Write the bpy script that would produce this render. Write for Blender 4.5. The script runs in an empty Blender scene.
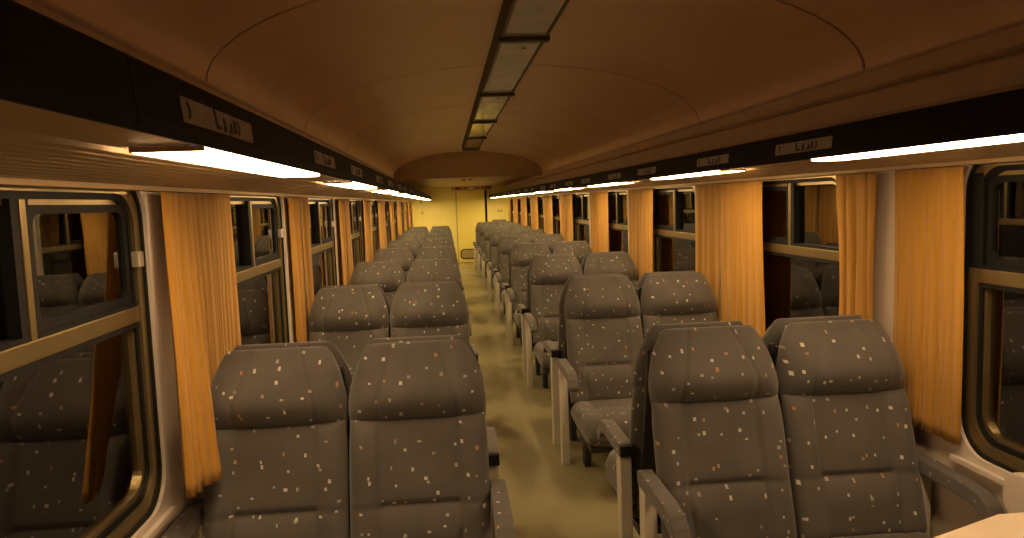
import bpy, bmesh, math, random
from mathutils import Matrix, Vector

random.seed(7)
S = bpy.context.scene
C = bpy.data.collections.new('carriage')
S.collection.children.link(C)

# ------------------------------------------------------------------ camera
F_PX, CAM_X, CAM_Z = 740.0, -0.42, 1.674
YAW, PITCH, ROLL = 0.0862, 0.0916, 0.0341


def cam_dir(u, f, w):
    """camera space (right, forward, up) to world"""
    v = -w
    c, s = math.cos(ROLL), math.sin(ROLL)
    u, v = c * u - s * v, s * u + c * v
    x, y, z = u, f, -v
    c, s = math.cos(PITCH), math.sin(PITCH)
    y, z = c * y + s * z, -s * y + c * z
    c, s = math.cos(YAW), math.sin(YAW)
    x, y = c * x + s * y, -s * x + c * y
    return Vector((x, y, z))


cd = bpy.data.cameras.new('camera')
cd.sensor_width = 36.0
cd.lens = F_PX / 1024 * 36.0
cd.clip_start = 0.02
cam = bpy.data.objects.new('camera', cd)
C.objects.link(cam)
rx, fw, up = cam_dir(1, 0, 0), cam_dir(0, 1, 0), cam_dir(0, 0, 1)
cam.matrix_world = Matrix(((rx.x, up.x, -fw.x, CAM_X), (rx.y, up.y, -fw.y, 0.0), (rx.z, up.z, -fw.z, CAM_Z), (0, 0, 0, 1)))
S.camera = cam

# ------------------------------------------------------------------ world (night outside) and exposure
w = bpy.data.worlds.new('night')
S.world = w
w.use_nodes = True
w.node_tree.nodes['Background'].inputs[0].default_value = (0.10, 0.13, 0.2, 1)
w.node_tree.nodes['Background'].inputs[1].default_value = 0.01
S.view_settings.view_transform = 'Standard'
S.view_settings.look = 'None'
S.view_settings.gamma = 1.0
S.view_settings.use_curve_mapping = False
S.view_settings.exposure = 0.12
LAMP_COLOR = (1.0, 0.64, 0.33)
LAMP_STRENGTH = 28.0
S.cycles.diffuse_bounces = 8
S.cycles.max_bounces = 14

# ------------------------------------------------------------------ layout constants (metres)
P = 1.976          # bay length
Y1 = 2.706         # top of the first seat row
HW = 1.36          # half width of the saloon
YB, YE = -1.15, 20.75
WIN0 = 1.81        # centre of first window
BULK = 13.08
RX = 0.81          # inner edge of racks

# ------------------------------------------------------------------ materials
MATS = {}


def nt_new(name):
    m = bpy.data.materials.new(name)
    m.use_nodes = True
    return m, m.node_tree, m.node_tree.nodes['Principled BSDF']


def simple(name, col, rough=0.6, metal=0.0, var=0.12, scale=6.0, bump=0.0, bscale=80.0, spec=0.5, stretch=(1, 1, 1)):
    """plain colour with soft noise variation, optional fine relief"""
    m, nt, b = nt_new(name)
    tc = nt.nodes.new('ShaderNodeTexCoord')
    mp = nt.nodes.new('ShaderNodeMapping')
    mp.inputs['Scale'].default_value = stretch
    nt.links.new(tc.outputs['Object'], mp.inputs[0])
    n = nt.nodes.new('ShaderNodeTexNoise')
    n.inputs['Scale'].default_value = scale
    n.inputs['Detail'].default_value = 5
    nt.links.new(mp.outputs[0], n.inputs['Vector'])
    r = nt.nodes.new('ShaderNodeValToRGB')
    r.color_ramp.elements[0].position = 0.3
    r.color_ramp.elements[1].position = 0.7
    r.color_ramp.elements[0].color = (*[c * (1 - var) for c in col], 1)
    r.color_ramp.elements[1].color = (*[min(1, c * (1 + var)) for c in col], 1)
    nt.links.new(n.outputs['Fac'], r.inputs[0])
    nt.links.new(r.outputs[0], b.inputs['Base Color'])
    b.inputs['Roughness'].default_value = rough
    b.inputs['Metallic'].default_value = metal
    b.inputs['Specular IOR Level'].default_value = spec
    if bump > 0:
        n2 = nt.nodes.new('ShaderNodeTexNoise')
        n2.inputs['Scale'].default_value = bscale
        nt.links.new(mp.outputs[0], n2.inputs['Vector'])
        bp = nt.nodes.new('ShaderNodeBump')
        bp.inputs['Strength'].default_value = bump
        bp.inputs['Distance'].default_value = 0.002
        nt.links.new(n2.outputs['Fac'], bp.inputs['Height'])
        nt.links.new(bp.outputs[0], b.inputs['Normal'])
    MATS[name] = m
    return m


def fabric(name, base):
    m, nt, b = nt_new(name)
    N, L = nt.nodes, nt.links
    uv = N.new('ShaderNodeUVMap')
    oi = N.new('ShaderNodeObjectInfo')

    def vm(op, a, bb=None, sc=None):
        n = N.new('ShaderNodeVectorMath'); n.operation = op
        for k, x in ((0, a), (1, bb)):
            if x is None: continue
            if isinstance(x, tuple): n.inputs[k].default_value = x
            else: L.new(x, n.inputs[k])
        if sc is not None: n.inputs['Scale'].default_value = sc
        return n.outputs[0]

    def ma(op, a, bb=None):
        n = N.new('ShaderNodeMath'); n.operation = op
        for k, x in ((0, a), (1, bb)):
            if x is None: continue
            if isinstance(x, (int, float)): n.inputs[k].default_value = x
            else: L.new(x, n.inputs[k])
        return n.outputs[0]
    cmb = N.new('ShaderNodeCombineXYZ')
    L.new(ma('MULTIPLY', oi.outputs['Random'], 13.7), cmb.inputs[0])
    L.new(ma('MULTIPLY', oi.outputs['Random'], 7.31), cmb.inputs[1])
    base_uv = vm('ADD', uv.outputs[0], cmb.outputs[0])
    # weave and wear
    nz = N.new('ShaderNodeTexNoise'); nz.inputs['Scale'].default_value = 5; nz.inputs['Detail'].default_value = 4
    L.new(base_uv, nz.inputs['Vector'])
    rp = N.new('ShaderNodeValToRGB')
    rp.color_ramp.elements[0].position = .3; rp.color_ramp.elements[1].position = .72
    rp.color_ramp.elements[0].color = (*[c * .82 for c in base], 1)
    rp.color_ramp.elements[1].color = (*[c * 1.15 for c in base], 1)
    L.new(nz.outputs['Fac'], rp.inputs[0])
    col = rp.outputs[0]
    for k, (cell, off) in enumerate(((.086, 0.0), (.100, 5.37))):
        sc = vm('SCALE', vm('ADD', base_uv, (off, off * 1.7, 0)), sc=1 / cell)
        idv = vm('FLOOR', sc)
        fr = vm('FRACTION', sc)
        wn = N.new('ShaderNodeTexWhiteNoise'); wn.noise_dimensions = '2D'; L.new(idv, wn.inputs['Vector'])
        wn2 = N.new('ShaderNodeTexWhiteNoise'); wn2.noise_dimensions = '2D'; L.new(vm('ADD', idv, (31.3, 17.7, 0)), wn2.inputs['Vector'])
        s1 = N.new('ShaderNodeSeparateXYZ'); L.new(wn.outputs['Color'], s1.inputs[0])
        s2 = N.new('ShaderNodeSeparateXYZ'); L.new(wn2.outputs['Color'], s2.inputs[0])
        f = N.new('ShaderNodeSeparateXYZ'); L.new(fr, f.inputs[0])
        cx = ma('ADD', ma('MULTIPLY', s1.outputs[0], .7), .15)
        cy = ma('ADD', ma('MULTIPLY', s1.outputs[1], .7), .15)
        hx = ma('ADD', ma('MULTIPLY', s2.outputs[0], .035), .032)
        hy = ma('ADD', ma('MULTIPLY', s2.outputs[1], .040), .036)
        mx = ma('LESS_THAN', ma('ABSOLUTE', ma('SUBTRACT', f.outputs[0], cx)), hx)
        my = ma('LESS_THAN', ma('ABSOLUTE', ma('SUBTRACT', f.outputs[1], cy)), hy)
        on = ma('LESS_THAN', s1.outputs[2], .86)
        mask = ma('MULTIPLY', ma('MULTIPLY', mx, my), on)
        cr = N.new('ShaderNodeValToRGB'); cr.color_ramp.interpolation = 'CONSTANT'
        el = cr.color_ramp.elements
        el[0].position = 0; el[0].color = (.62, .60, .55, 1)
        el[1].position = .42; el[1].color = (.40, .39, .36, 1)
        e = el.new(.70); e.color = (.42, .23, .12, 1)
        e = el.new(.82); e.color = (.45, .32, .15, 1)
        e = el.new(.91); e.color = (.33, .26, .24, 1)
        L.new(s2.outputs[2], cr.inputs[0])
        mxn = N.new('ShaderNodeMixRGB')
        L.new(ma('MULTIPLY', mask, .85), mxn.inputs[0]); L.new(col, mxn.inputs[1]); L.new(cr.outputs[0], mxn.inputs[2])
        col = mxn.outputs[0]
    L.new(col, b.inputs['Base Color'])
    b.inputs['Roughness'].default_value = .9
    b.inputs['Specular IOR Level'].default_value = .2
    b.inputs['Sheen Weight'].default_value = .25
    b.inputs['Sheen Roughness'].default_value = .5
    wv = N.new('ShaderNodeTexNoise'); wv.inputs['Scale'].default_value = 420
    L.new(uv.outputs[0], wv.inputs['Vector'])
    bp = N.new('ShaderNodeBump'); bp.inputs['Strength'].default_value = .25; bp.inputs['Distance'].default_value = .001
    L.new(wv.outputs['Fac'], bp.inputs['Height']); L.new(bp.outputs[0], b.inputs['Normal'])
    MATS[name] = m


fabric('fabric', (.110, .102, .094))
simple('shell', (.035, .032, .03), .7)
simple('cap', (.012, .012, .012), .5)
simple('cream_metal', (.62, .58, .48), .45, var=.06)
simple('wall', (.58, .50, .40), .5, var=.05, scale=3)
simple('surround', (.60, .54, .47), .42, var=.04, scale=4)
simple('ceiling', (.82, .57, .38), .42, var=.05, scale=2, bump=.15, bscale=160)
simple('ceiling_gap', (.10, .08, .06), .8)
simple('low_ceiling', (.55, .42, .28), .6, var=.06)
simple('cornice', (.62, .47, .33), .55, var=.08)
simple('soffit', (.50, .36, .20), .42, metal=.25, var=.06, stretch=(1, .15, 1), scale=12)
simple('fascia', (.007, .006, .005), .6, var=.2, spec=.12)
simple('plate', (.30, .25, .21), .5, var=.12, scale=30)
simple('plate_ink', (.035, .02, .015), .6)
simple('gold', (.38, .30, .145), .30, metal=.85, var=.07, stretch=(1, 1, .2), scale=14)
simple('alu', (.72, .68, .58), .3, metal=.7, var=.05)
simple('rubber', (.008, .008, .008), .6, spec=.2)
simple('curtain_rail', (.3, .25, .18), .5, metal=.4)
simple('end_wall', (.86, .77, .27), .5, var=.04, scale=2)
simple('door', (.88, .77, .20), .42, var=.03, scale=2)
simple('dark_brown', (.05, .03, .02), .5)
simple('red_ink', (.30, .05, .03), .5)
simple('white_ink', (.8, .76, .68), .5)
simple('strip_cover', (.50, .45, .40), .14, metal=.25, var=.14, scale=9, stretch=(1, .5, 1))
simple('strip_frame', (.075, .05, .035), .45)
simple('grille', (.45, .40, .25), .4, metal=.4)
simple('table', (.78, .66, .52), .4, var=.04)


def curtain_mat():
    m, nt, b = nt_new('curtain')
    N, L = nt.nodes, nt.links
    tc = N.new('ShaderNodeTexCoord')
    mp = N.new('ShaderNodeMapping'); mp.inputs['Scale'].default_value = (30, 30, 1.2)
    L.new(tc.outputs['Object'], mp.inputs[0])
    n = N.new('ShaderNodeTexNoise'); n.inputs['Scale'].default_value = 1.5; n.inputs['Detail'].default_value = 4
    L.new(mp.outputs[0], n.inputs['Vector'])
    r = N.new('ShaderNodeValToRGB')
    r.color_ramp.elements[0].position = .25; r.color_ramp.elements[1].position = .75
    r.color_ramp.elements[0].color = (.47, .235, .027, 1)
    r.color_ramp.elements[1].color = (.57, .305, .042, 1)
    L.new(n.outputs['Fac'], r.inputs[0]); L.new(r.outputs[0], b.inputs['Base Color'])
    b.inputs['Roughness'].default_value = .85
    b.inputs['Sheen Weight'].default_value = .2
    tr = N.new('ShaderNodeBsdfTranslucent'); L.new(r.outputs[0], tr.inputs[0])
    mx = N.new('ShaderNodeMixShader'); mx.inputs[0].default_value = .2
    out = N['Material Output']
    L.new(b.outputs[0], mx.inputs[1]); L.new(tr.outputs[0], mx.inputs[2]); L.new(mx.outputs[0], out.inputs[0])
    MATS['curtain'] = m


curtain_mat()


def floor_mat():
    m, nt, b = nt_new('floor')
    N, L = nt.nodes, nt.links
    tc = N.new('ShaderNodeTexCoord')
    mp = N.new('ShaderNodeMapping'); mp.inputs['Scale'].default_value = (2.6, 1.6, 1)
    L.new(tc.outputs['Object'], mp.inputs[0])
    n = N.new('ShaderNodeTexNoise'); n.inputs['Scale'].default_value = 1.0; n.inputs['Detail'].default_value = 2.5
    L.new(mp.outputs[0], n.inputs['Vector'])
    r = N.new('ShaderNodeValToRGB')
    e = r.color_ramp.elements
    e[0].position = .31; e[0].color = (.125, .10, .055, 1)  # lowest noise values give irregular darker patches
    e[1].position = .62; e[1].color = (.34, .315, .18, 1)
    x = e.new(.44); x.color = (.30, .275, .15, 1)
    L.new(n.outputs['Fac'], r.inputs[0])
    n2 = N.new('ShaderNodeTexNoise'); n2.inputs['Scale'].default_value = 90
    L.new(tc.outputs['Object'], n2.inputs['Vector'])
    mx = N.new('ShaderNodeMixRGB'); mx.blend_type = 'OVERLAY'; mx.inputs[0].default_value = .15
    L.new(r.outputs[0], mx.inputs[1]); L.new(n2.outputs['Fac'], mx.inputs[2])
    L.new(mx.outputs[0], b.inputs['Base Color'])
    b.inputs['Roughness'].default_value = .34
    MATS['floor'] = m


floor_mat()


def glass_mat():
    m = bpy.data.materials.new('glass'); m.use_nodes = True
    nt = m.node_tree; N, L = nt.nodes, nt.links
    N.remove(N['Principled BSDF'])
    fr = N.new('ShaderNodeFresnel'); fr.inputs[0].default_value = 2.5
    t = N.new('ShaderNodeBsdfTransparent'); t.inputs[0].default_value = (.55, .55, .55, 1)
    g = N.new('ShaderNodeBsdfGlossy'); g.inputs['Roughness'].default_value = .015
    g.inputs[0].default_value = (1, 1, 1, 1)
    nz = N.new('ShaderNodeTexNoise'); nz.inputs['Scale'].default_value = 2.0
    bp = N.new('ShaderNodeBump'); bp.inputs['Strength'].default_value = .02; bp.inputs['Distance'].default_value = .01
    L.new(nz.outputs['Fac'], bp.inputs['Height']); L.new(bp.outputs[0], g.inputs['Normal'])
    mx = N.new('ShaderNodeMixShader')
    L.new(fr.outputs[0], mx.inputs[0]); L.new(t.outputs[0], mx.inputs[1]); L.new(g.outputs[0], mx.inputs[2])
    L.new(mx.outputs[0], N['Material Output'].inputs[0])
    MATS['glass'] = m


glass_mat()


def lamp_mat(name, col, strength):
    m = bpy.data.materials.new(name); m.use_nodes = True
    nt = m.node_tree; N, L = nt.nodes, nt.links
    N.remove(N['Principled BSDF'])
    e = N.new('ShaderNodeEmission')
    e.inputs[0].default_value = (*col, 1); e.inputs[1].default_value = strength
    L.new(e.outputs[0], N['Material Output'].inputs[0])
    MATS[name] = m


for k in range(10):     # lamps further down are made stronger and yellower to brighten the far end
    q = min(1, k / 6)
    lamp_mat('lamp_%d' % k, (1.0, LAMP_COLOR[1] + .05 * q, LAMP_COLOR[2] - .05 * q), LAMP_STRENGTH * (1 + .35 * q))

# ------------------------------------------------------------------ helpers


def link(o, parent=None):
    C.objects.link(o)
    if parent is not None: o.parent = parent
    return o


def from_data(name, verts, faces, mat, parent=None, smooth=False, uvs=None):
    me = bpy.data.meshes.new(name)
    me.from_pydata([tuple(v) for v in verts], [], faces)
    if uvs is not None:
        lay = me.uv_layers.new(name='UVMap')
        for lp in me.loops: lay.data[lp.index].uv = uvs[lp.vertex_index]
    me.materials.append(MATS[mat])
    if smooth: me.polygons.foreach_set('use_smooth', [True] * len(me.polygons))
    bm = bmesh.new(); bm.from_mesh(me); bmesh.ops.recalc_face_normals(bm, faces=bm.faces); bm.to_mesh(me); bm.free()
    me.update()
    return link(bpy.data.objects.new(name, me), parent)


class MB:
    """collects shapes of ONE part into one mesh"""
    def __init__(s): s.v, s.f = [], []

    def box(s, x0, x1, y0, y1, z0, z1):
        if x0 > x1: x0, x1 = x1, x0
        b = len(s.v)
        s.v += [(x, y, z) for x in (x0, x1) for y in (y0, y1) for z in (z0, z1)]
        s.f += [tuple(b + i for i in q) for q in ((0, 1, 3, 2), (4, 6, 7, 5), (0, 4, 5, 1), (2, 3, 7, 6), (0, 2, 6, 4), (1, 5, 7, 3))]
        return s

    def prism(s, pts, mapf, t0, t1):
        """closed 2-D outline extruded from t0 to t1; mapf(a,b,t) -> xyz"""
        b, n = len(s.v), len(pts)
        s.v += [mapf(p[0], p[1], t0) for p in pts] + [mapf(p[0], p[1], t1) for p in pts]
        s.f += [tuple(b + i for i in range(n)), tuple(b + n + i for i in reversed(range(n)))]
        s.f += [(b + i, b + (i + 1) % n, b + n + (i + 1) % n, b + n + i) for i in range(n)]
        return s

    def ring(s, outer, inner, mapf, t0, t1):
        b, n = len(s.v), len(outer)
        for t in (t0, t1):
            s.v += [mapf(p[0], p[1], t) for p in outer] + [mapf(p[0], p[1], t) for p in inner]
        for i in range(n):
            j = (i + 1) % n
            o0, i0, o1, i1 = b, b + n, b + 2 * n, b + 3 * n
            s.f += [(o0 + i, o0 + j, i0 + j, i0 + i), (o1 + i, i1 + i, i1 + j, o1 + j), (o0 + i, o1 + i, o1 + j, o0 + j), (i0 + i, i0 + j, i1 + j, i1 + i)]
        return s

    def build(s, name, mat, parent=None, bevel=0, smooth=False, seg=2):
        me = bpy.data.meshes.new(name)
        me.from_pydata(s.v, [], s.f)
        bm = bmesh.new(); bm.from_mesh(me)
        bmesh.ops.recalc_face_normals(bm, faces=bm.faces)
        if bevel > 0:
            bmesh.ops.bevel(bm, geom=list(bm.edges), offset=bevel, segments=seg, profile=.6, affect='EDGES', clamp_overlap=True)
        if mat == 'fabric':
            lay = bm.loops.layers.uv.new('UVMap')
            for f in bm.faces:
                for lp in f.loops:
                    c = lp.vert.co; a = f.normal
                    if abs(a.z) > .6: lp[lay].uv = (c.x, c.y)
                    elif abs(a.x) > .6: lp[lay].uv = (c.y, c.z)
                    else: lp[lay].uv = (c.x, c.z)
        bm.to_mesh(me); bm.free()
        me.materials.append(MATS[mat])
        if smooth: me.polygons.foreach_set('use_smooth', [True] * len(me.polygons))
        return link(bpy.data.objects.new(name, me), parent)


def empty(name, loc=(0, 0, 0), rz=0):
    o = bpy.data.objects.new(name, None)
    o.empty_display_size = .1
    o.location = loc; o.rotation_euler = (0, 0, rz)
    return link(o)


def tag(o, label, cat, group=None, kind=None):
    o['label'] = label; o['category'] = cat
    if group: o['group'] = group
    if kind: o['kind'] = kind
    return o


def copy_tree(o, parent=None, skip=()):
    c = o.copy(); C.objects.link(c); c.parent = parent
    for ch in o.children:
        copy_tree(ch, c)
    return c


def rrect(a0, a1, b0, b1, r, n=8):
    pts = []
    for (ca, cb, st) in ((a1 - r, b1 - r, 0), (a0 + r, b1 - r, 90), (a0 + r, b0 + r, 180), (a1 - r, b0 + r, 270)):
        for k in range(n + 1):
            t = math.radians(st + 90 * k / n)
            pts.append((ca + r * math.cos(t), cb + r * math.sin(t)))
    return pts


def nth(i):
    return ['first', 'second', 'third', 'fourth', 'fifth', 'sixth', 'seventh', 'eighth', 'ninth', 'tenth', 'eleventh', 'twelfth'][i]


YZ = lambda s: (lambda a, b, t: (s * t, a, b))      # outline in (y,z), extruded along x
XZ = lambda a, b, t: (a, t, b)                      # outline in (x,z), extruded along y
XY = lambda a, b, t: (a, b, t)
SIDES = ((-1, 'left'), (1, 'right'))

# ------------------------------------------------------------------ floor
tag(MB().box(-HW - .08, HW + .08, YB - .1, YE + .1, -.06, 0).build('floor', 'floor'), 'olive beige linoleum floor of the aisle with irregular dark patches', 'floor', kind='structure')

# ------------------------------------------------------------------ side walls with window openings
WINK = range(-1, 10)
for s, side in SIDES:
    m = MB()
    m.box(s * HW, s * (HW + .08), YB, YE, 0, .72)
    m.box(s * HW, s * (HW + .08), YB, YE, 1.80, 2.2)
    y = YB
    for k in WINK:
        c = WIN0 + P * k
        m.box(s * HW, s * (HW + .08), y, c - .62, .72, 1.80)
        y = c + .62
    m.box(s * HW, s * (HW + .08), y, YE, .72, 1.80)
    tag(m.build('wall_' + side, 'wall'), 'cream panelled %s side wall of the carriage with a row of windows' % side, 'wall', kind='structure')

# ------------------------------------------------------------------ ceiling: arched panels with joints
CA, CB, CZ = 1.30, .41, 2.15


def arch(n=28, a=CA, b=CB, z=CZ):
    return [(-a * math.cos(math.pi * k / n), z + b * math.sin(math.pi * k / n)) for k in range(n + 1)]


a_in, a_out = arch(), arch(a=CA + .03, b=CB + .03)
back = MB().prism(arch(a=CA + .02, b=CB + .012) + [(CA + .06, 2.15), (CA + .06, 2.63), (-CA - .06, 2.63), (-CA - .06, 2.15)], XZ, YB, BULK)
ceil = tag(back.build('ceiling', 'ceiling_gap'), 'arched beige ceiling of wide panels with thin joints over the aisle', 'ceiling', kind='structure')
joints = [2.93 + P * k for k in range(-2, 6)]
edges = [YB] + [j for j in joints if j > YB + .3] + [BULK]
for i in range(len(edges) - 1):
    m = MB()
    y0, y1 = edges[i] + .009, edges[i + 1] - .009
    n = len(a_in)
    out = arch(a=CA + .012, b=CB + .010)
    for yy in (y0, y1):
        m.v += [(p[0], yy, p[1]) for p in a_in]
    for yy in (y0, y1):
        m.v += [(p[0], yy, p[1]) for p in a_in] + [(p[0], yy, p[1]) for p in out]
    m.f += [(k, k + 1, n + k + 1, n + k) for k in range(n - 1)]
    for b0 in (2 * n, 4 * n):
        m.f += [(b0 + k, b0 + k + 1, b0 + n + k + 1, b0 + n + k) for k in range(n - 1)]
    o = m.build('ceiling_panel', 'ceiling', ceil, smooth=False)
    for pgn in o.data.polygons: pgn.use_smooth = abs(pgn.normal.y) < .5

# bulkhead and the lowered ceiling behind it
bk = MB().prism(a_in + [(CA, 2.12), (-CA, 2.12)], XZ, BULK, BULK + .05)
tag(bk.build('trim_1', 'low_ceiling'), 'arched beige bulkhead panel closing the high ceiling above the far seats', 'bulkhead', kind='structure')
tag(MB().box(-HW, HW, BULK - .012, BULK + .07, 2.108, 2.125).build('trim_2', 'cornice'), 'thin brown edge strip along the bottom of the bulkhead', 'trim', kind='structure')
tag(MB().box(-HW, HW, BULK + .05, YE, 2.13, 2.17).build('trim_3', 'low_ceiling'), 'flat lowered brown ceiling over the far end of the carriage', 'ceiling', kind='structure')
for j, x in enumerate((-.03, .10)):
    o = MB().prism([(x + .04 * math.cos(t * math.pi / 8), 14.9 + .16 * math.sin(t * math.pi / 8)) for t in range(16)], XY, 2.115, 2.13).build('ceiling_fitting', 'dark_brown')
    tag(o, ('left' if j == 0 else 'right') + ' one of two small dark fittings under the lowered ceiling', 'fitting', 'small dark ceiling fittings')

# cornice above the racks
for s, side in SIDES:
    m = MB()
    m.prism([(1.36, 1.96), (1.335, 1.96), (1.325, 1.975), (1.325, 2.062), (1.335, 2.072), (1.31, 2.076), (1.300, 2.086), (1.300, 2.142), (1.292, 2.150), (1.292, 2.158), (1.36, 2.158)],
            lambda a, b, t: (s * a, t, b), YB, YE)
    tag(m.build('trim_%d' % (4 if s < 0 else 5), 'cornice'), 'stepped brown cornice above the %s luggage rack' % side, 'cornice', kind='structure')

# ------------------------------------------------------------------ end walls, door
ew = tag(MB().box(-HW - .08, HW + .08, YE, YE + .08, 0, 2.2).build('wall_far', 'end_wall'), 'yellow end wall of the carriage around the door', 'wall', kind='structure')
tag(MB().box(-HW - .08, HW + .08, YB - .08, YB, 0, 2.65).build('wall_near', 'wall'), 'cream end wall behind the viewer', 'wall', kind='structure')
DX0, DX1 = -.11, .70
door = empty('door_1', (0, YE, 0)); tag(door, 'yellow sliding door in the far end wall with a low grille', 'door', kind='structure')
MB().box(DX0, DX1, -.035, -.002, .02, 2.0).build('door_leaf', 'door', door, bevel=.004)
m = MB().box(DX0 - .025, DX0 - .004, -.03, -.002, 0, 2.02); m.build('door_jamb', 'grille', door)
MB().box(DX1 - .03, DX1 + .03, -.07, -.036, .55, 2.0).build('door_edge', 'rubber', door, bevel=.006)
gr = MB().ring(rrect(-.06, .62, .10, .38, .10), rrect(-.03, .59, .13, .35, .075), lambda a, b, t: (a, t, b), -.055, -.036).build('grille_frame', 'dark_brown', door)
for k in range(7):
    MB().box(-.045, .605, -.048, -.036, .137 + .03 * k, .155 + .03 * k).build('grille_slat', 'grille', gr)
# pictogram strip above the door
sg = empty('pictogram_strip', (.32, YE - .02, 2.07)); tag(sg, 'brown strip of small pictograms above the far door', 'sign')
MB().box(-.56, .56, -.012, .018, -.055, .05).build('backing', 'low_ceiling', sg, bevel=.004)


def blob(cx, cz, rx_, rz_, n=14): return [(cx + rx_ * math.cos(2 * math.pi * t / n), cz + rz_ * math.sin(2 * math.pi * t / n)) for t in range(n)]


for pts, mt in ((blob(-.38, -.005, .10, .035), 'red_ink'), (blob(-.40, .025, .05, .02), 'red_ink'), (blob(-.17, .0, .022, .03), 'dark_brown'), (blob(-.02, .0, .07, .03), 'white_ink'),
                (blob(.13, .0, .018, .032), 'dark_brown'), (blob(.2, .0, .018, .032), 'dark_brown'), (blob(.30, .0, .02, .03), 'red_ink'),
                (rrect(.36, .46, -.03, .03, .008, 3), 'red_ink'), (rrect(.47, .53, -.03, .035, .008, 3), 'dark_brown'), (rrect(-.54, -.53, -.04, .04, .004, 2), 'dark_brown')):
    MB().prism(pts, lambda a, b, t: (a, t, b), -.017, -.0125).build('pictogram', mt, sg)
# coat hooks
for (x, z, lab) in ((-1.07, 1.43, 'small coat hook low on the yellow end wall left of the door'), (-1.09, 1.72, 'small coat hook under the left rack on the yellow end wall'),
                    (1.05, 1.41, 'left one of two coat hooks on the end wall right of the door'), (1.13, 1.41, 'right one of two coat hooks on the end wall right of the door')):
    h = empty('coat_hook', (x, YE, z)); tag(h, lab, 'hook', 'coat hooks on the end wall')
    MB().prism(rrect(-.025, .025, -.03, .03, .012, 4), lambda a, b, t: (a, t, b), -.008, 0).build('hook_plate', 'grille', h)
    MB().box(-.008, .008, -.05, -.008, -.012, .0).box(-.008, .008, -.058, -.046, -.012, .02).build('hook_peg', 'dark_brown', h, bevel=.003)

# ------------------------------------------------------------------ windows


def make_window(s):
    """built around y = 0 on side s"""
    root = bpy.data.objects.new('window_proto', None); link(root)
    M = YZ(s)
    z0, z1, hy = .745, 1.785, .60
    R = lambda d, r: rrect(-hy + d, hy - d, z0 + d, z1 - d, max(r - d * .6, .01), 9)
    sur = MB().ring(rrect(-.62, .62, .72, 1.80, .002, 9), R(0, .13), M, HW - .008, HW + .05).build('surround', 'surround', root, smooth=False)
    MB().box(s * (HW - .024), s * (HW - .0), -.62, .62, .700, .722).build('sill_moulding', 'surround', sur, bevel=.004)
    fr = MB().ring(R(.012, .13), R(.050, .13), M, HW + .012, HW + .05).build('frame', 'gold', root)
    MB().ring(R(.0005, .13), R(.012, .13), M, HW + .004, HW + .05).build('outer_gasket', 'rubber', fr)
    MB().ring(R(.050, .13), R(.068, .13), M, HW + .022, HW + .055).build('inner_gasket', 'rubber', fr)
    MB().ring(R(.068, .13), R(.082, .13), M, HW + .030, HW + .06).build('inner_frame', 'gold', fr)
    zr0, zr1 = 1.343, 1.393
    rail = MB().box(s * (HW + .014), s * (HW + .055), -hy + .05, hy - .05, zr0, zr1).build('middle_rail', 'gold', root, bevel=.005)
    MB().box(s * (HW + .012), s * (HW + .05), -hy + .068, hy - .068, zr0 - .014, zr0).box(s * (HW + .012), s * (HW + .05), -hy + .068, hy - .068, zr1, zr1 + .012).build('rail_gasket', 'rubber', rail)
    mu = MB().box(s * (HW + .010), s * (HW + .05), -.055, -.03, zr1, z1 - .068).build('mullion', 'gold', root, bevel=.003)
    MB().box(s * (HW + .014), s * (HW + .05), -.03, -.012, zr1 + .012, z1 - .068).box(s * (HW + .014), s * (HW + .05), -.085, -.055, zr1 + .012, z1 - .068).build('mullion_gasket', 'rubber', mu)
    if s > 0: MB().box(s * (HW + .010), s * (HW + .05), hy - .075, hy - .012, zr1, z1 - .07).build('sash_stile', 'rubber', root, bevel=.004)
    # sliding sash rim of the far upper pane
    MB().ring(rrect(-.012, hy - .082, zr1 + .012, z1 - .082, .012, 4), rrect(.012, hy - .106, zr1 + .034, z1 - .104, .03, 4), M, HW + .022, HW + .044).build('sash_frame', 'rubber', root)
    if s < 0: MB().box(s * (HW - .006), s * (HW + .02), hy - .072, hy - .036, 1.51, 1.56).build('latch', 'alu', root, bevel=.006)
    for (ya, yb, za, zb, xo) in ((-hy + .06, -.05, zr1 + .006, z1 - .06, .044), (-.015, hy - .085, zr1 + .014, z1 - .085, .032), (-hy + .06, hy - .06, z0 + .06, zr0 - .006, .044)):
        r = .07 if zb < zr0 else .02
        MB().prism(rrect(ya, yb, za, zb, r, 6), M, HW + xo, HW + xo + .005).build('pane', 'glass', root)
    return root


n = 0
for s, side in SIDES:
    proto = make_window(s)
    for idx, k in enumerate(WINK):
        n += 1
        o = proto if idx == 0 else copy_tree(proto)
        o.name = 'window_%d' % n
        o.location = (0, WIN0 + P * k, 0)
        lab = 'window beside the viewer on the %s wall' % side if k < 0 else 'brass framed window with sliding upper panes, %s from the viewer on the %s wall' % (nth(k), side)
        tag(o, lab, 'window', 'windows of the %s wall' % side, 'structure')

# ------------------------------------------------------------------ luggage racks with black fascia, number plates


GL = .75


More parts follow.
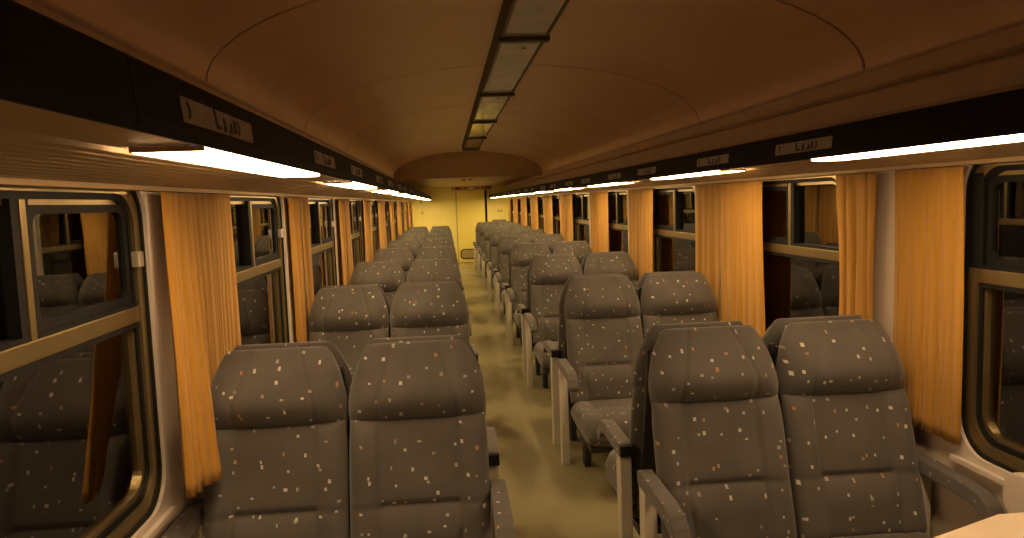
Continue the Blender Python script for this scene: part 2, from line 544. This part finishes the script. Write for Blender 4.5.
def glyphs():
    """dark marks printed on a number plate, in plate units (a along, b up)"""
    m = []
    def arc(ca, r, a0, a1, w=.007):
        st = 8
        o = [(ca + r * math.cos(math.radians(a0 + (a1 - a0) * t / st)), r * 1.0 * math.sin(math.radians(a0 + (a1 - a0) * t / st))) for t in range(st + 1)]
        i = [(ca + (r - w) * math.cos(math.radians(a0 + (a1 - a0) * t / st)), (r - w) * math.sin(math.radians(a0 + (a1 - a0) * t / st))) for t in range(st + 1)]
        return o + i[::-1]
    m.append(arc(-.185, .022, -55, 55))
    m.append(arc(.085, .022, -55, 55))
    m.append([(-.045, .024), (-.036, .024), (-.030, -.006), (-.012, -.010), (-.012, -.019), (-.038, -.019)])
    m.append([(.006, .012), (.016, .014), (.022, -.012), (.012, -.022), (.000, -.020), (.006, -.008)])
    m.append([(.046, .004), (.058, .006), (.060, -.020), (.036, -.022), (.038, -.012), (.046, -.012)])
    m.append([(.072, .016), (.082, .014), (.084, -.016), (.068, -.018)])
    return m


for s, side in SIDES:
    rk = empty('luggage_rack', (0, 0, 0))
    tag(rk, 'long luggage rack with black front edge along the %s wall' % side, 'luggage rack', 'luggage racks')
    # underside: flat strip that carries the lamps, then fine ribs up to the wall
    prof = [(RX + .004, 1.786), (.955, 1.784)]
    x = .965
    while x < 1.30:
        zz = 1.782 - .020 * (x - .965) / .335
        prof += [(x, zz + .004), (x + .004, zz - .004), (x + .026, zz - .005), (x + .030, zz + .003)]
        x += .036
    prof += [(1.318, 1.764), (1.322, 1.744), (1.342, 1.742), (1.348, 1.748), (1.348, 1.80), (RX + .004, 1.80)]
    MB().prism(prof, lambda a, b, t: (s * a, t, b), YB, YE).build('underside', 'soffit', rk)
    # vent holes along the wall edge of the underside
    hm = MB()
    yy = YB + .1
    while yy < 8:
        hm.prism(blob(0, 0, .008, .016, 8), lambda a, b, t, yy=yy: (s * (1.309 + a), yy + b, t), 1.7615, 1.7645)
        yy += .12
    h = hm.build('vent_holes', 'dark_brown', rk); h['kind'] = 'stuff'
    # fascia panels
    ys = [YB] + [.98 + P * k for k in range(0, 11) if .98 + P * k < YE - .4] + [YE]
    for i in range(len(ys) - 1):
        fp = [(RX - .004, 1.780), (RX + .003, 1.780), (RX + .003, 1.80), (RX + .016, 1.868), (RX + .004, 1.876), (RX - .002, 1.870), (RX - .010, 1.80), (RX - .010, 1.788)]
        MB().prism(fp, lambda a, b, t: (s * a, t, b), ys[i] + .0015, ys[i + 1] - .0015).build('fascia_panel', 'fascia', rk)
    pl0 = None
    for k in range(-1, 10):
        for yc in (2.46, 3.32):
            y = yc + P * k
            if y < (.9 if s < 0 else 1.9) or y > YE - .6: continue
            tilt = math.atan2(.008, .084)
            if pl0 is None:
                pl0 = MB().prism(rrect(-.20, .20, -.019, .019, .003, 2), lambda a, b, t: (t * s, a, b), -.003, .002).build('number_plate', 'plate', rk, bevel=0)
                for gl in glyphs():
                    MB().prism([(a, b * GL) for a, b in gl], lambda a, b, t: (t * s, -s * a, b), -.0042, -.0031).build('marking', 'plate_ink', pl0)
                p = pl0
            else:
                p = copy_tree(pl0, rk)
            p.location = (s * (RX - .0068), y, 1.826)
            p.rotation_euler = (0, s * .095, 0)

# ------------------------------------------------------------------ lamps in the rack undersides
for s, side in SIDES:
    proto = None
    for i, k in enumerate(range(0, 10)):
        if proto is None:
            o = proto = empty('ceiling_lamp')
            MB().prism([(RX + .005, .0), (RX + .006, -.008), (RX + .011, -.011), (RX + .119, -.011), (RX + .124, -.008), (RX + .125, .0)], lambda a, b, t: (s * a, t, b), -.567, .567).build('diffuser', 'lamp_0', o)
            MB().box(s * (RX + .004), s * (RX + .128), -.57, .57, .0, .0012).build('tray', 'alu', o)
            for e0, e1 in ((-.572, -.5675), (.5675, .572)):  # opaque ends added to stop lamp light spilling onto the rack underside
                MB().box(s * (RX + .005), s * (RX + .125), e0, e1, -.0095, -.0002).build('end_cap', 'soffit', o)
        else:
            o = copy_tree(proto)
        o.location = (0, 1.852 + P * k, 1.7835)
        for ch in o.children:
            if ch.name.startswith('diffuser'):
                ch.data = ch.data.copy(); ch.data.materials[0] = MATS['lamp_%d' % k]
        if k < 0: lab = 'lit lamp panel under the %s rack beside the viewer' % side
        else: lab = 'lit white lamp panel under the %s luggage rack, %s from the viewer' % (side, nth(k))
        tag(o, lab, 'lamp', 'lamp panels under the %s rack' % side)

# ------------------------------------------------------------------ centre ceiling strip
st = empty('ceiling_strip', (0, 0, 0)); tag(st, 'long grey panelled strip with dark frame along the ceiling centre', 'ceiling strip')
SX, SZ = .02, 2.515
for q in (-1, 1):
    MB().prism([(SX + q * .108, SZ - .003), (SX + q * .122, SZ - .003), (SX + q * .158, 2.575), (SX + q * .108, 2.585)], XZ, YB + .02, 11.95).build('side_rail', 'strip_frame', st)
divs = [3.92 + P * k for k in range(-2, 5)]
ed = [YB + .02] + [d for d in divs if d > YB + .3] + [11.95]
for i in range(len(ed) - 1):
    MB().box(SX - .107, SX + .107, ed[i] + .035, ed[i + 1] - .035, SZ, SZ + .02).build('cover_panel', 'strip_cover', st, bevel=.004)
for d in ed[1:]:
    MB().box(SX - .135, SX + .135, d - .034, d + .034, SZ - .020, 2.58).build('divider', 'strip_frame', st, bevel=.008)
for d in ed[1:]:
    MB().prism(blob(SX + .03, d + .25, .012, .012, 10), XY, SZ - .006, SZ).build('screw', 'alu', st)

# ------------------------------------------------------------------ seats


def pad(name, ymap, h0, h1, wfun, front, backd, mat, parent, nc=84, nr=36, efp=(6, 9)):
    """closed upholstered pad; rows run h0..h1, columns -1..1; ymap(x,h,d)->xyz with d the offset out of the pad plane"""
    V, F, UV = [], [], []
    idx = {}
    for side in (0, 1):
        for j in range(nr + 1):
            a = j / nr
            hn = .5 - .5 * math.cos(math.pi * a) * (1 - .35 * math.sin(math.pi * a) ** 2)
            h = h0 + (h1 - h0) * hn
            for i in range(nc + 1):
                q = -1 + 2 * i / nc
                t = math.copysign(abs(math.sin(q * math.pi / 2)) ** .9, q) if True else q
                edge = i in (0, nc) or j in (0, nr)
                if side == 1 and edge:
                    idx[(1, j, i)] = idx[(0, j, i)]; continue
                ef = max(0, 1 - abs(t) ** efp[0]) ** .5 * max(0, 1 - abs(2 * hn - 1) ** efp[1]) ** .5
                x = wfun(h) * t
                d = front(t, h, hn) * ef if side == 0 else -backd * ef
                idx[(side, j, i)] = len(V)
                V.append(ymap(x, h, d)); UV.append((x * (1 if side == 0 else 1) + (0 if side == 0 else 3), h))
        for j in range(nr):
            for i in range(nc):
                F.append((idx[(side, j, i)], idx[(side, j, i + 1)], idx[(side, j + 1, i + 1)], idx[(side, j + 1, i)]))
    return from_data(name, V, F, mat, parent, smooth=True, uvs=UV)


def g(x, s): return math.exp(-(x / s) ** 2)


def smooth(a, b, x):
    t = max(0, min(1, (x - a) / (b - a))); return t * t * (3 - 2 * t)


def back_map(x, h, d):
    yp = -.215 * (1.17 - h) / .75 - .035 * (1 - smooth(.40, .75, h)) * 0
    return (x, yp - d, h + .0 * d)


def head_w(h):
    q = max(0, min(1, (h - .965) / .207))
    return .168 + .079 * max(0, 1 - q ** 1.5) ** .7 - .003 * smooth(.965, .9, h)


def head_d(t, h, hn):
    ts = .56 - .10 * smooth(.3, 1, hn)
    d = .050 + .060 * g(hn - .42, .34) * (1 - .55 * t ** 4) + .010 * smooth(ts, ts + .25, abs(t)) - .008 * t * t
    d -= .011 * g(abs(t) - ts, .020)
    d -= .020 * smooth(.70, 1, hn)
    return d


def back_w(h): return .246 - .004 * g(h - .9, .05)


def back_d(t, h, hn):
    ts = .58
    inner = 1 - smooth(ts - .05, ts + .02, abs(t))
    d = .054 - .012 * inner + .016 * smooth(ts, .85, abs(t))
    d -= .012 * g(abs(t) - ts, .018)
    d -= (.020 * g(h - .632, .009) + .008 * g(h - .632, .035)) * (.35 + .65 * inner)
    d += .018 * g(h - .56, .07) * inner            # lumbar swell
    d -= .008 * g(h - .78, .10) * inner
    return d


def cush_map(x, h, d): return (x, -h, .345 + d - .03 * smooth(.62, .30, h) * 0)


def cush_d(t, h, hn):
    d = .10 + .012 * smooth(.6, .85, abs(t)) - .012 * (1 - smooth(.2, .45, hn)) + .012 * g(hn - .75, .2)
    d -= .006 * g(abs(t) - .58, .022)
    return d


def make_seat(sx):
    """seat facing -y, top of back above y = 0; armrest on local side sx"""
    root = empty('train_seat')
    br = pad('backrest', back_map, .41, .925, back_w, back_d, .035, 'fabric', root, nr=48, efp=(8, 14))
    hr = pad('headrest', back_map, .904, 1.172, head_w, head_d, .045, 'fabric', root, nr=40, efp=(6, 4))
    pad('seat_cushion', cush_map, .185, .735, lambda h: .245 - .012 * smooth(.64, .73, h), cush_d, .075, 'fabric', root, nr=30, efp=(8, 8))
    MB().prism([(-.215, .36), (-.195, .36), (-.02, .98), (-.012, 1.08), (.012, 1.08), (.008, .98), (-.165, .36)], lambda a, b, t: (t, a + .025, b), -.215, .215).build('back_shell', 'shell', root, bevel=.006)
    MB().box(-.21, .21, -.66, -.17, .235, .270).build('seat_frame', 'shell', root, bevel=.006)
    for x in (-.15, .15):
        MB().prism([(-.16, .0), (-.16, .235), (-.34, .235), (-.26, .12), (-.24, .0)], lambda a, b, t: (t, a, b), x - .02, x + .02).build('leg', 'shell', root, bevel=.005)
    ax = sx * .276
    prof = [(-.085, .612), (-.085, .664), (-.10, .668), (-.40, .666), (-.475, .656), (-.52, .630), (-.545, .590), (-.540, .565), (-.515, .558), (-.49, .585), (-.46, .603), (-.42, .612)]
    ar = MB().prism(prof, lambda a, b, t: (t, a, b), ax - .029, ax + .029).build('armrest', 'fabric', root, bevel=.008, smooth=False)
    MB().box(ax - .0255, ax + .0255, -.093, -.078, .615, .660).build('end_cap', 'cap', ar, bevel=.003)
    MB().prism([(-.095, .0), (-.095, .63), (-.175, .63), (-.165, .30), (-.175, .0)], lambda a, b, t: (t, a, b), ax - .024, ax + .024).build('armrest_support', 'cream_metal', ar, bevel=.005)
    return root


protos = {-1: make_seat(-1), 1: make_seat(1)}
used = set()
GAP = .105


def place_seat(sx, x, y, rz, label, group):
    o = protos[sx]
    if sx in used: o = copy_tree(o)
    used.add(sx)
    o.location = (x, y, 0)
    o.rotation_euler = (0, 0, rz + random.uniform(-.006, .006))
    tag(o, label, 'seat', group)
    return o


XA, XW = .550, 1.047
for s, side in SIDES:
    last = 8 if s > 0 else 7
    for i in range(0, last + 2):
        y = Y1 + P * i
        for col, x in (('aisle', XA), ('window', XW)):
            if i == last + 1 and (s < 0 or col == 'aisle'): continue
            outer = s if col == 'window' else -s
            if i == last + 1: y = YE - .16
            place_seat(outer, s * x, y, 0, 'speckled grey %s seat on the %s facing the viewer, %s row from the viewer' % (col, side, nth(i)), 'speckled grey seats facing the viewer')
            if i <= last:
                place_seat(-outer, s * x, y + GAP, math.pi, 'speckled grey %s seat on the %s facing away, back to back with %s row' % (col, side, nth(i)), 'speckled grey seats facing away from the viewer')

# ------------------------------------------------------------------ curtains


def curtain(s, y0, y1, k, label, group, b0=0.0, b1=0.0, pleats=None, flare=0.0, zb=.775, aw=1.9, xo=1.326, pinch=0.0):
    rnd = random.Random(int(abs(y0) * 1000) + (5 if s > 0 else 0))
    wd = y1 - y0
    pl = pleats or max(3, int(wd / .10))
    ph = rnd.uniform(0, 6.28)
    nc, nr = 14 * pl, 22
    V, F = [], []
    jit = [rnd.uniform(-.35, .35) for _ in range(pl + 2)]
    for j in range(nr + 1):
        a = j / nr                                  # 0 top, 1 bottom
        z = 1.740 - a * (1.740 - zb)
        ya = y0 + b0 * a + .010 * math.sin(3.1 * a + ph)
        yb = y1 + b1 * a + .012 * math.sin(2.3 * a + 1.3 * ph)
        mid = (ya + yb) / 2
        pf = 1 - pinch * math.sin(math.pi * a) ** 2
        ya, yb = mid + (ya - mid) * pf, mid + (yb - mid) * pf
        amp = (.004 + .006 * a ** .9) * aw
        for i in range(nc + 1):
            q = i / nc
            kk = q * pl
            jj = jit[int(kk)] * (1 - kk % 1) + jit[int(kk) + 1] * (kk % 1)
            wv = 2 * abs(math.sin(math.pi * kk + jj * 1.6 + .6 * math.sin(2.5 * a + ph) * (1 if int(kk) % 2 else -.4))) ** .7 - 1
            wv = wv * (.55 + .45 * abs(jj) / .35)
            x = xo - amp * wv - flare * a ** 1.3 * (.6 + .4 * q) - .006 * math.sin(5 * q + ph + 1.5 * a)
            V.append((s * x, ya + (yb - ya) * q + .008 * math.cos(2 * math.pi * kk) * a, z + (.003 * math.sin(math.pi * kk + 1) if j == nr else 0)))
    w_ = nc + 1
    for j in range(nr):
        for i in range(nc):
            F.append((j * w_ + i, j * w_ + i + 1, (j + 1) * w_ + i + 1, (j + 1) * w_ + i))
    o = from_data('curtain', V, F, 'curtain', None, smooth=True)
    md = o.modifiers.new('thickness', 'SOLIDIFY'); md.thickness = .003; md.offset = 0
    return tag(o, label, 'curtain', group)


spec = {  # (near curtain of the pillar, far curtain): y range at the top
    (1, 0): ((2.372, 2.755), (2.872, 3.19)), (1, 1): ((3.95, 4.60), (4.62, 5.07)), (1, 2): ((6.13, 6.52), (6.55, 6.98)), (1, 3): ((7.92, 8.45), (8.48, 8.88)),
    (-1, 0): ((2.43, 2.74), (2.76, 3.28)), (-1, 1): ((4.44, 4.72), (4.75, 5.02)), (-1, 2): ((6.40, 6.72), (6.75, 7.10)),
}
for s, side in SIDES:
    for k in range(-1, 10):
        c = 2.80 + P * k
        hw_ = .56 if s > 0 and k > 0 else .42 if k < 0 else .47
        a, b = spec.get((s, k), ((c - hw_, c - .02), (c + .02, c + hw_ - .02)))
        kw1, kw2 = {}, {}
        if (s, k) == (-1, 0): kw1 = dict(b0=-.13, b1=-.26, flare=.105, pleats=4, aw=1.5, xo=1.318, zb=.79); kw2 = dict(xo=1.335, pleats=9, aw=1.0)
        if (s, k) == (1, 0): kw1 = dict(b0=.0, b1=.0, pleats=9, aw=1.1, zb=.77); kw2 = dict(pinch=.18, b1=-.02, pleats=4, xo=1.325)
        if k < 0:
            for (ca, cb), wh in ((a, 'near'), (b, 'far')):
                curtain(s, ca, cb, k, 'orange curtain on the %s side of the %s wall pillar beside the viewer' % (wh, side), 'orange curtains of the %s wall' % side)
            continue
        curtain(s, a[0], a[1], k, 'orange pleated curtain on the viewer\'s side of the %s %s wall pillar' % (nth(k), side), 'orange curtains of the %s wall' % side, **kw1)
        if b[1] < YE - .05:
            curtain(s, b[0], b[1], k, 'orange pleated curtain on the far side of the %s %s wall pillar' % (nth(k), side), 'orange curtains of the %s wall' % side, **kw2)

# ------------------------------------------------------------------ window table in the first right-hand bay
tb = empty('window_table', (1.347, 1.78, 0)); tag(tb, 'small cream window table under the nearest window on the right', 'table')
top = [(0, -.21), (-.17, -.21), (-.45, -.10), (-.47, -.07), (-.47, .07), (-.45, .10), (-.17, .21), (0, .21)]
MB().prism(top, XY, .675, .700).build('table_top', 'table', tb, bevel=.006)
MB().prism([(-.0, .30), (0, .675), (-.33, .675), (-.33, .655), (-.03, .33)], lambda a, b, t: (a, t, b), -.015, .015).build('table_bracket', 'cream_metal', tb, bevel=.003)
MB().prism(rrect(-.37, .37, .62, .775, .06, 5), lambda a, b, t: (t, a, b), -.03, .004).build('wall_mount', 'surround', tb, bevel=.006)
